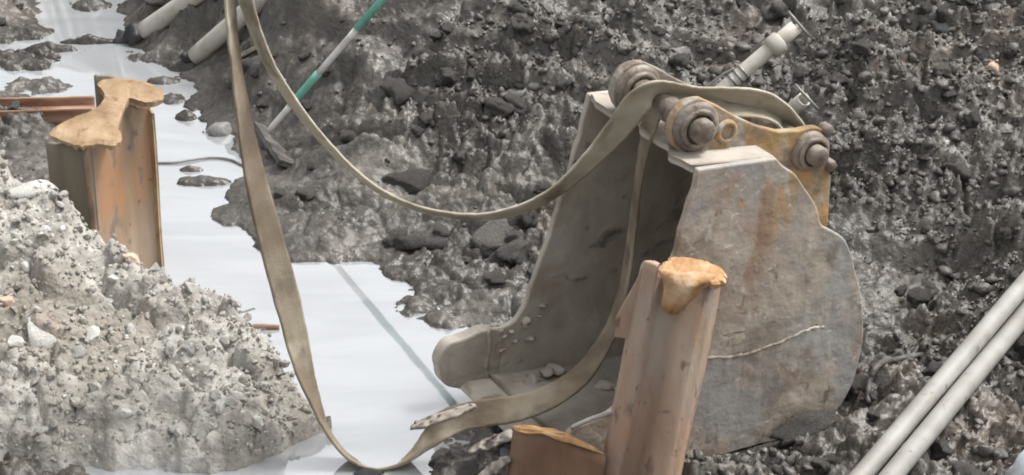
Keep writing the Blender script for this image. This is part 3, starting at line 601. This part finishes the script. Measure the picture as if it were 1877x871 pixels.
link('pin', cyl_y(FPN[0], FPN[1], .042, -.46, -.19, 20, .004), M['pin'], bk)
link('pin', cyl_y(RPN[0], RPN[1], .038, -.46, -.19, 20, .004), M['pin'], bk)
link('eye_ring', cyl_y(.066, 1.050, .040, -.150, -.122, 26, .008, hole=.024), M['ear'], bk)
for a, z in ((-.31, .985), (-.33, .86)): link('nut', cyl_y(a, z, .020, -.165, -.12, 6, .004), M['pin'], bk)
link('weld_bead', tube([(p[0], -.0045, p[1]) for p in catmull([(.30, .352), (.24, .365), (.179, .358), (.098, .341), (.03, .338), (-.023, .343), (-.09, .352), (-.145, .362), (-.20, .372), (-.25, .366)], 6)], .0070, 8, wob=1.0), M['bucket'], bk)
# mud stuck inside
mp_ = []; ms_ = []
for k in range(34):
    a = random.uniform(.1, .66); w_ = random.uniform(.05, .64); z = .045+.05*max(0, (w_-.45)/.2)*random.random()
    if w_ < .35 and random.random() < .6: continue
    mp_.append(bpos(a, w_, z)); ms_.append(random.uniform(.012, .05))
for k in range(12):
    a = random.uniform(.40, .60); z = random.uniform(.10, .30); mp_.append(bpos(a, .668, z)); ms_.append(random.uniform(.008, .022))
tag(link('mud_residue', scatter_mesh('mud_residue', np.array(mp_), np.array(ms_), ICO2, rough=.5, flat=.4, free=.15), M['inner']), 'clumps of grey mud stuck inside the excavator bucket', 'mud', kind='stuff')

# ------------------------------------------------------------------ lifting sling
sling = tag(empty('lifting_sling', bpos(.178, .31, 1.18)), 'dirty beige flat lifting sling looped over the bucket pins and down into the pool', 'lifting sling')
SW = .088
def strap(name, wp, parent, m=M['strap'], th=.007):
    """wp: (u, v, y, apparent width px, sign) -> flat webbing that twists as it runs"""
    P = np.array([gy(u, v, y) for u, v, y, w, s in wp]); ph = []
    for (u, v, y, w, s), p in zip(wp, P):
        ph.append(s*math.acos(min(1, w/(FPX/((p-CAM)@FW)*SW))))
    C_ = catmull(np.column_stack([P, np.array(ph)]), 8); n_ = len(C_); PP = C_[:, :3]; T = np.gradient(PP, axis=0); V = []; F = []
    for k in range(n_):
        t = T[k]/np.linalg.norm(T[k]); vd = PP[k]-CAM; vd /= np.linalg.norm(vd); s = np.cross(t, vd); s /= np.linalg.norm(s); d = np.cross(s, t)
        side = math.cos(C_[k, 3])*s+math.sin(C_[k, 3])*d; nrm = np.cross(side, t)
        jw = SW/2*(1+.06*mnoise.noise(Vector((k*.35, 3, len(wp))))); NQ = 11
        for q in range(NQ):
            c = q/(NQ-1)*2-1; V.append(PP[k]+side*c*jw+nrm*(th/2+.004*(1-c*c)+(.0018 if q % 2 else 0)+.002*mnoise.noise(Vector((k*.5, c*3, 1)))))
        for q in range(NQ):
            c = 1-q/(NQ-1)*2; V.append(PP[k]+side*c*jw+nrm*(-th/2+.004*(1-c*c)-(.0018 if q % 2 else 0)+.002*mnoise.noise(Vector((k*.5, c*3, 1)))))
    N2 = 22
    for k in range(n_-1):
        for q in range(N2): a = k*N2; F.append([a+q, a+(q+1) % N2, a+N2+(q+1) % N2, a+N2+q])
    F.append(list(range(N2))[::-1]); F.append([(n_-1)*N2+q for q in range(N2)])
    o = link(name, mesh(name, V, F), m, parent); o.matrix_parent_inverse = Matrix.Translation(-Vector(parent.location)); return o
strap('strap', [(424, -140, -1.47, 24, 1), (421, -30, -1.48, 20, 1), (426, 60, -1.50, 17, 1), (440, 170, -1.52, 22, 1), (462, 300, -1.55, 34, 1), (494, 430, -1.58, 46, 1), (529, 560, -1.61, 46, 1), (556, 670, -1.64, 34, 1), (580, 740, -1.66, 18, 1),
      (604, 795, -1.68, 7, 1), (640, 838, -1.70, 6, 1), (688, 857, -1.705, 6, 1), (738, 846, -1.70, 8, 1), (784, 806, -1.69, 30, 1), (826, 772, -1.67, 52, 1), (890, 757, -1.66, 52, 1), (950, 748, -1.65, 48, 1),
      (1010, 726, -1.60, 42, 1), (1062, 690, -1.54, 36, 1), (1100, 640, -1.48, 28, 1), (1126, 590, -1.44, 22, 1), (1145, 520, -1.42, 16, 1), (1158, 430, -1.41, 13, 1), (1170, 330, -1.40, 12, 1), (1184, 255, -1.39, 20, 1), (1196, 205, -1.385, 34, 1)], sling)
strap('strap', [(446, -140, -1.46, 30, -1), (448, -30, -1.45, 28, -1), (456, 20, -1.44, 22, -1), (490, 110, -1.43, 16, -1), (540, 192, -1.42, 15, -1), (600, 266, -1.42, 10, -1), (660, 325, -1.42, 8, -1), (720, 364, -1.42, 7, -1), (790, 389, -1.42, 8, -1), (870, 398, -1.42, 9, -1),
      (940, 388, -1.42, 15, -1), (1000, 363, -1.42, 18, -1), (1050, 325, -1.42, 24, -1), (1095, 280, -1.42, 34, -1), (1135, 234, -1.41, 44, -1), (1166, 192, -1.41, 48, -1), (1192, 170, -1.40, 36, -1), (1222, 164, -1.37, 24, -1),
      (1275, 168, -1.32, 16, -1), (1330, 172, -1.28, 24, -1), (1390, 182, -1.235, 34, -1), (1432, 204, -1.205, 30, -1), (1464, 240, -1.18, 26, -1), (1474, 275, -1.17, 26, -1)], sling, M['strap_pale'])
strap('strap', [(1212, 172, -1.37, 20, 1), (1262, 182, -1.32, 22, 1), (1320, 198, -1.29, 30, 1), (1376, 202, -1.25, 24, 1), (1420, 216, -1.215, 16, 1), (1452, 250, -1.19, 14, 1)], sling, M['strap_pale'])

# ------------------------------------------------------------------ pipes and pole
def line(p0, p1, n=10, sag=0): 
    p0 = np.asarray(p0, float); p1 = np.asarray(p1, float); return [p0+(p1-p0)*k/(n-1)+np.array([0, 0, -sag*math.sin(math.pi*k/(n-1))]) for k in range(n)]
def pipe(name, p0, p1, r, m, label, sag=0, wall=.006, cat='pipe', group=None):
    return tag(link(name, tube(line(p0, p1, 10, sag), r, 20, wall), m), label, cat, group)
# two pipes in the right foreground, resting on the bank
a0 = on_ground(1590, 862); b0 = on_ground(1880, 515); a1 = on_ground(1655, 868); b1 = on_ground(1885, 590)
lift = lambda u, v, k: (lambda p: p+(CAM-p)/np.linalg.norm(CAM-p)*k)(on_ground(u, v))
pa0, pb0, pa1, pb1 = lift(1583, 868, .16), lift(1895, 500, .16), lift(1638, 868, .16), lift(1900, 550, .16)
ext = lambda a, b, s, e: (a+(a-b)*s, b+(b-a)*e)
p_, q_ = ext(pa0, pb0, .25, .5); pipe('plastic_pipe', p_, q_, .032, M['pvc'], 'muddy white plastic pipe in the right foreground, the upper left of the parallel pair')
p_, q_ = ext(pa1, pb1, .25, .7); pipe('plastic_pipe', p_, q_, .033, M['pvc'], 'muddy white plastic pipe in the right foreground, the lower right of the parallel pair')
# far left pipes over the channel
def leaning(name, u0, v0, y0, u1, v1, y1, r, label, m='cream'):
    return pipe(name, gy(u0, v0, y0), gy(u1, v1, y1), r, M[m], label)
pl1 = leaning('plastic_pipe', 258, 62, 2.15, 440, -62, 2.0, .046, 'white plastic pipe over the channel with a black sleeve on its lower end')
pl2 = leaning('plastic_pipe', 358, 104, 1.78, 520, -38, 1.6, .042, 'white plastic pipe behind the sling with its lower end in the mud')
def sleeve(c, d, r, seed, parent, n=9):
    P = line(np.array(c)-np.array(d)*.5, np.array(c)+np.array(d)*.5, n)
    link('black_sleeve', tube(P, [r*(1+.35*random.Random(seed+k).uniform(-1, 1)) for k in range(n)], 18, wob=.45, seed=seed), M['black'], parent)
sleeve(gy(246, 72, 2.16), gy(268, 58, 2.14)-gy(232, 84, 2.18), .062, 5, pl1)
sleeve(gy(350, 112, 1.78), gy(362, 118, 1.78)-gy(328, 92, 1.80), .02, 9, pl2)
# green and white pole leaning out of the bank (its mirror image lies on the pool)
pole = tag(empty('survey_pole', (0, 0, 0)), 'thin green and white banded pole leaning out of the mud bank', 'pole')
A_, B_p = np.array([-.955, .765, .10]), None
pA, pB = gy(515, 214, .745), gy(700, 0, .651); dv = (pB-pA)
def seg(t0, t1, r, m, nm): link(nm, tube(line(pA+dv*t0, pA+dv*t1, 6), r, 14), M[m], pole)
seg(-.12, .10, .013, 'polewhite', 'white_band'); seg(.10, .38, .016, 'green', 'green_band'); seg(.38, .76, .0135, 'polewhite', 'white_band'); seg(.76, 2.0, .016, 'green', 'green_band'); 
# wellpoint pipes behind the bucket
def wellpoint(u0, v0, u1, v1, k0, k1, r, label, full):
    g0, g1 = lift(u0, v0, k0), lift(u1, v1, k1)
    e = tag(empty('wellpoint_pipe', g0), label, 'pipe'); off = np.array(g0)
    a, b = g0-off, g1-off; d = b-a; L_ = np.linalg.norm(d); dn = d/L_
    link('tube', tube(line(a-d*.35, b, 8), r, 20, .006), M['cream'], e)
    if full:
        link('coupling', tube([a+d*t for t in (.66, .68, .72, .80, .82)], [r, r*1.3, r*1.4, r*1.35, r*1.0], 20), M['cream'], e)
        for t in (.18, .25, .32): link('tie_wire', tube([a+d*(t-.012), a+d*(t+.012)], r*1.12, 18), M['wire'], e)
        ln = tube(catmull([a+d*.30+np.array([-.03, 0, .02]), a+d*.18+np.array([-.055, 0, .015]), a+d*-.05+np.array([-.075, 0, 0])], 6), .005, 8); link('tie_wire', ln, M['wire'], e)
    s = np.cross(dn, FW); s /= np.linalg.norm(s); c = b+dn*.018
    link('end_rod', tube(line(c-s*.065, c+s*.065, 4), .006, 8), M['wire'], e)
wellpoint(1318, 170, 1458, 50, .12, .35, .030, 'cream pipe with couplings and wire ties standing behind the bucket pins', True)
wellpoint(1420, 228, 1474, 182, .15, .25, .028, 'short cream pipe end showing just right behind the bucket lugs', False)

# ------------------------------------------------------------------ smaller things
rb = tag(empty('rusty_beam', (0, 0, 0)), 'rusty red steel channel lying flat behind the tan topped pile', 'steel beam')
c0, c1 = gz(-60, 205, .05), gz(172, 199, .05); d_ = (c1-c0)/np.linalg.norm(c1-c0); s_ = np.array([-d_[1], d_[0], 0])
def bar(name, o0, o1, zz0, zz1, m):
    V = []
    for c in (c0, c1):
        for (o2, z2) in ((o0, zz0), (o1, zz0), (o1, zz1), (o0, zz1)): V.append(c+s_*o2+np.array([0, 0, z2]))
    bevel(link(name, mesh(name, V, [[0, 1, 2, 3], [7, 6, 5, 4], [0, 4, 5, 1], [1, 5, 6, 2], [2, 6, 7, 3], [3, 7, 4, 0]]), m, rb, smooth=False), .005)
bar('web', -.055, .055, -.02, -.004, M['redrust']); bar('flange', -.068, -.054, -.05, .025, M['redrust']); bar('flange', .054, .068, -.05, .035, M['redrust'])
def stick(name, pts, r, m, label, cat='wire'):
    return tag(link(name, tube(catmull(pts, 6), r, 8, wob=.2), m), label, cat)
stick('wire', [gz(284, 299, .004), gz(320, 298, .006), gz(345, 294, .008), gz(385, 289, .006), (gz(420, 292, .006)), gz(446, 303, .006)], .005, M['wire'], 'thin bent wire lying across the pale water beside the tan topped pile')
stick('twig', [gz(436, 602, .004), gz(470, 598, .012), gz(512, 600, .006)], .009, M['stub'], 'short reddish twig floating between the heap and the sling', 'twig')
stick('wire', [gy(1046, 786, -1.90), gy(1075, 772, -1.89), gy(1105, 762, -1.885), gy(1140, 752, -1.88)], .007, M['pvc'], 'pale strand for the highlight on the bucket lip behind the short pile stub')  # added strand standing in for the highlight along the bucket lip edge
stick('wire', [gz(420, 560, .12), gz(440, 572, .10), gz(466, 566, .06)], .004, M['wire'], 'thin curved wire end poking out of the rubble heap over water')
def lie(name, m, seed, u, v, scale, rz, label, cat, dz=.0, **k):
    p = on_ground(u, v); return single(name, m, seed, p+np.array([0, .02, dz]), scale, (0, 0, rz), label, cat, **k)
lie('stone', M['stone'], 901, 952, 180, (.070, .045, .04), .1, 'smooth oval grey stone at the foot of the bank left of the bucket', 'stone', cuts=0, rough=.08, flat=1)
lie('stone', M['stone'], 902, 985, 160, (.045, .035, .03), .5, 'small round stone just behind the smooth oval grey stone', 'stone', cuts=1, rough=.1)
single('stone', M['stone'], 903, gz(408, 240, .012), (.065, .05, .04), (0, 0, .2), 'flat grey stone alone in the pale water left of the sling', 'stone', cuts=3, rough=.2)
lie('stone', M['clod'], 904, 490, 195, (.075, .06, .06), .3, 'brown block of soil between the two sling legs', 'soil block', cuts=9, rough=.15)
lie('stone', M['clod'], 905, 770, 448, (.11, .08, .09), .3, 'big dark wet clod at the edge of the pool left of the bucket', 'clod', cuts=5, rough=.4)
lie('stone', M['clod'], 906, 915, 440, (.13, .10, .10), 1.1, 'big angular wet clod touching the left edge of the bucket', 'clod', cuts=8, rough=.3)
lie('stone', M['clod'], 907, 760, 338, (.15, .09, .06), .1, 'long flat slab of mud under the low point of the sling', 'clod', cuts=8, rough=.2)
lie('stone', M['brick'], 908, 1820, 130, (.06, .05, .05), .3, 'pale tan stone high on the right side of the bank', 'stone', cuts=6, rough=.25)
lie('stone', M['chunk'], 909, 1862, 466, (.022, .02, .018), .3, 'tiny white stone above the right foreground pipes', 'stone', cuts=5)
lie('stone', M['chunk'], 910, 1838, 470, (.02, .016, .014), .9, 'tiny white stone second from the right edge above the pipes', 'stone', cuts=5)
lie('stone', M['brick'], 911, 1225, 8, (.05, .04, .035), .3, 'tan stone at the top edge of the bank above the bucket', 'stone', cuts=6)
single('stone', M['black'], 912, gz(676, 872, .0), (.055, .035, .025), (0, 0, 0), 'black lump in the water below the sling loop', 'lump', cuts=2)
# torn sheet and splintered board by the sling
def ragged(name, u0, v0, u1, v1, y, hpx, m, label, cat, seed):
    n_, k_ = 16, 5; V = []; F = []
    for a in range(n_+1):
        t = a/n_; u = u0+(u1-u0)*t; v = v0+(v1-v0)*t; hw = hpx*(.55+.6*abs(mnoise.noise(Vector((t*5, seed, 0)))))*(1-.8*abs(2*t-1)**4)
        for b in range(k_):
            c = b/(k_-1)*2-1; p = gy(u+6*mnoise.noise(Vector((t*7, c*2, seed))), v+c*hw, y+.03*mnoise.noise(Vector((t*8, c*2, seed+3)))-.02*c); V.append(p)
    for a in range(n_):
        for b in range(k_-1): q = a*k_+b; F.append([q, q+1, q+k_+1, q+k_])
    o = link(name, mesh(name, V, F), m); s = o.modifiers.new('solid', 'SOLIDIFY'); s.thickness = .01; return tag(o, label, cat)
ragged('torn_sheet', 858, 826, 965, 785, -1.80, 15, M['torn'], 'torn pale crumpled sheet wedged left of the pile stub', 'torn sheet', 3)
ragged('splintered_board', 752, 782, 872, 742, -1.72, 13, M['wood'], 'pale splintered board lying under the fold of the sling by the water', 'board', 7)
ragged('torn_sheet', 870, 880, 935, 838, -1.93, 16, M['torn'], 'pale torn scrap beside the foot of the pile stub at bottom edge', 'torn sheet', 11)
pk = single('plastic_sack', M['plastic'], 950, lift(1885, 865, .10), (.11, .09, .11), (0, .3, .2), 'pale blue plastic sack cut off by the bottom right corner', 'plastic sack', cuts=6, rough=.25, flat=1)
lie('stone', M['clod'], 913, 1478, 792, (.13, .06, .07), .5, 'wedge of grey mud heaped against the heel of the bucket', 'clod', cuts=6, rough=.35)
def plank(name, p0, p1, w, t, m, label, cat, seed=0, tw=.3):
    p0 = np.asarray(p0, float); p1 = np.asarray(p1, float); d, sd, u = frame_along(p1-p0); sd = sd*math.cos(tw)+u*math.sin(tw); u = np.cross(sd, d); V = []; F = []; n_ = 8
    for k in range(n_+1):
        c = p0+(p1-p0)*k/n_
        for a, b in ((-1, -1), (1, -1), (1, 1), (-1, 1)):
            V.append(c+sd*a*w*(.5+.12*mnoise.noise(Vector((k*.9, a*3, seed))))+u*b*t*(.5+.2*mnoise.noise(Vector((k*1.1, b*2, seed+5))))+d*.03*mnoise.noise(Vector((a*2, b*2, seed+k)))*(k in (0, n_)))
    for k in range(n_):
        for q in range(4): F.append([k*4+q, k*4+(q+1) % 4, k*4+4+(q+1) % 4, k*4+4+q])
    F += [[3, 2, 1, 0], [n_*4+q for q in range(4)]]
    o = link(name, mesh(name, V, F), m, smooth=False); bevel(o, .003); return tag(o, label, cat)
plank('broken_board', lift(478, 232, .03), lift(526, 302, .05), .075, .025, M['clod'], 'grey broken board lying on mud between the two sling legs', 'board', 2, .5)
plank('broken_board', lift(440, 105, .04), lift(482, 82, .04), .04, .02, M['wood'], 'short grey board end on the mud behind the sling top', 'board', 6, .2)
lie('stone', M['brick'], 914, 603, 238, (.030, .026, .03), .2, 'small pinkish stone on mud just right of the sling', 'stone', cuts=6, rough=.2)
lie('stone', M['stone'], 915, 1262, 100, (.10, .05, .05), .4, 'dark slab of stone in the bank above the bucket pins', 'stone', cuts=7, rough=.25)
lie('stone', M['black'], 916, 1712, 62, (.07, .05, .05), .1, 'black body for the shade of a hollow high on the right of the bank', 'lump', cuts=3, rough=.3)  # dark hollow in the bank, its shade added as a black body
o = tag(link('plastic_strip', tube(catmull([lift(1592, 740, .02), lift(1594, 700, .03), lift(1612, 668, .04), lift(1650, 658, .03), lift(1690, 650, .02)], 6), .011, 8, wob=.3), M['clod']), 'curved grey strip half buried in mud right of the bucket', 'plastic strip')
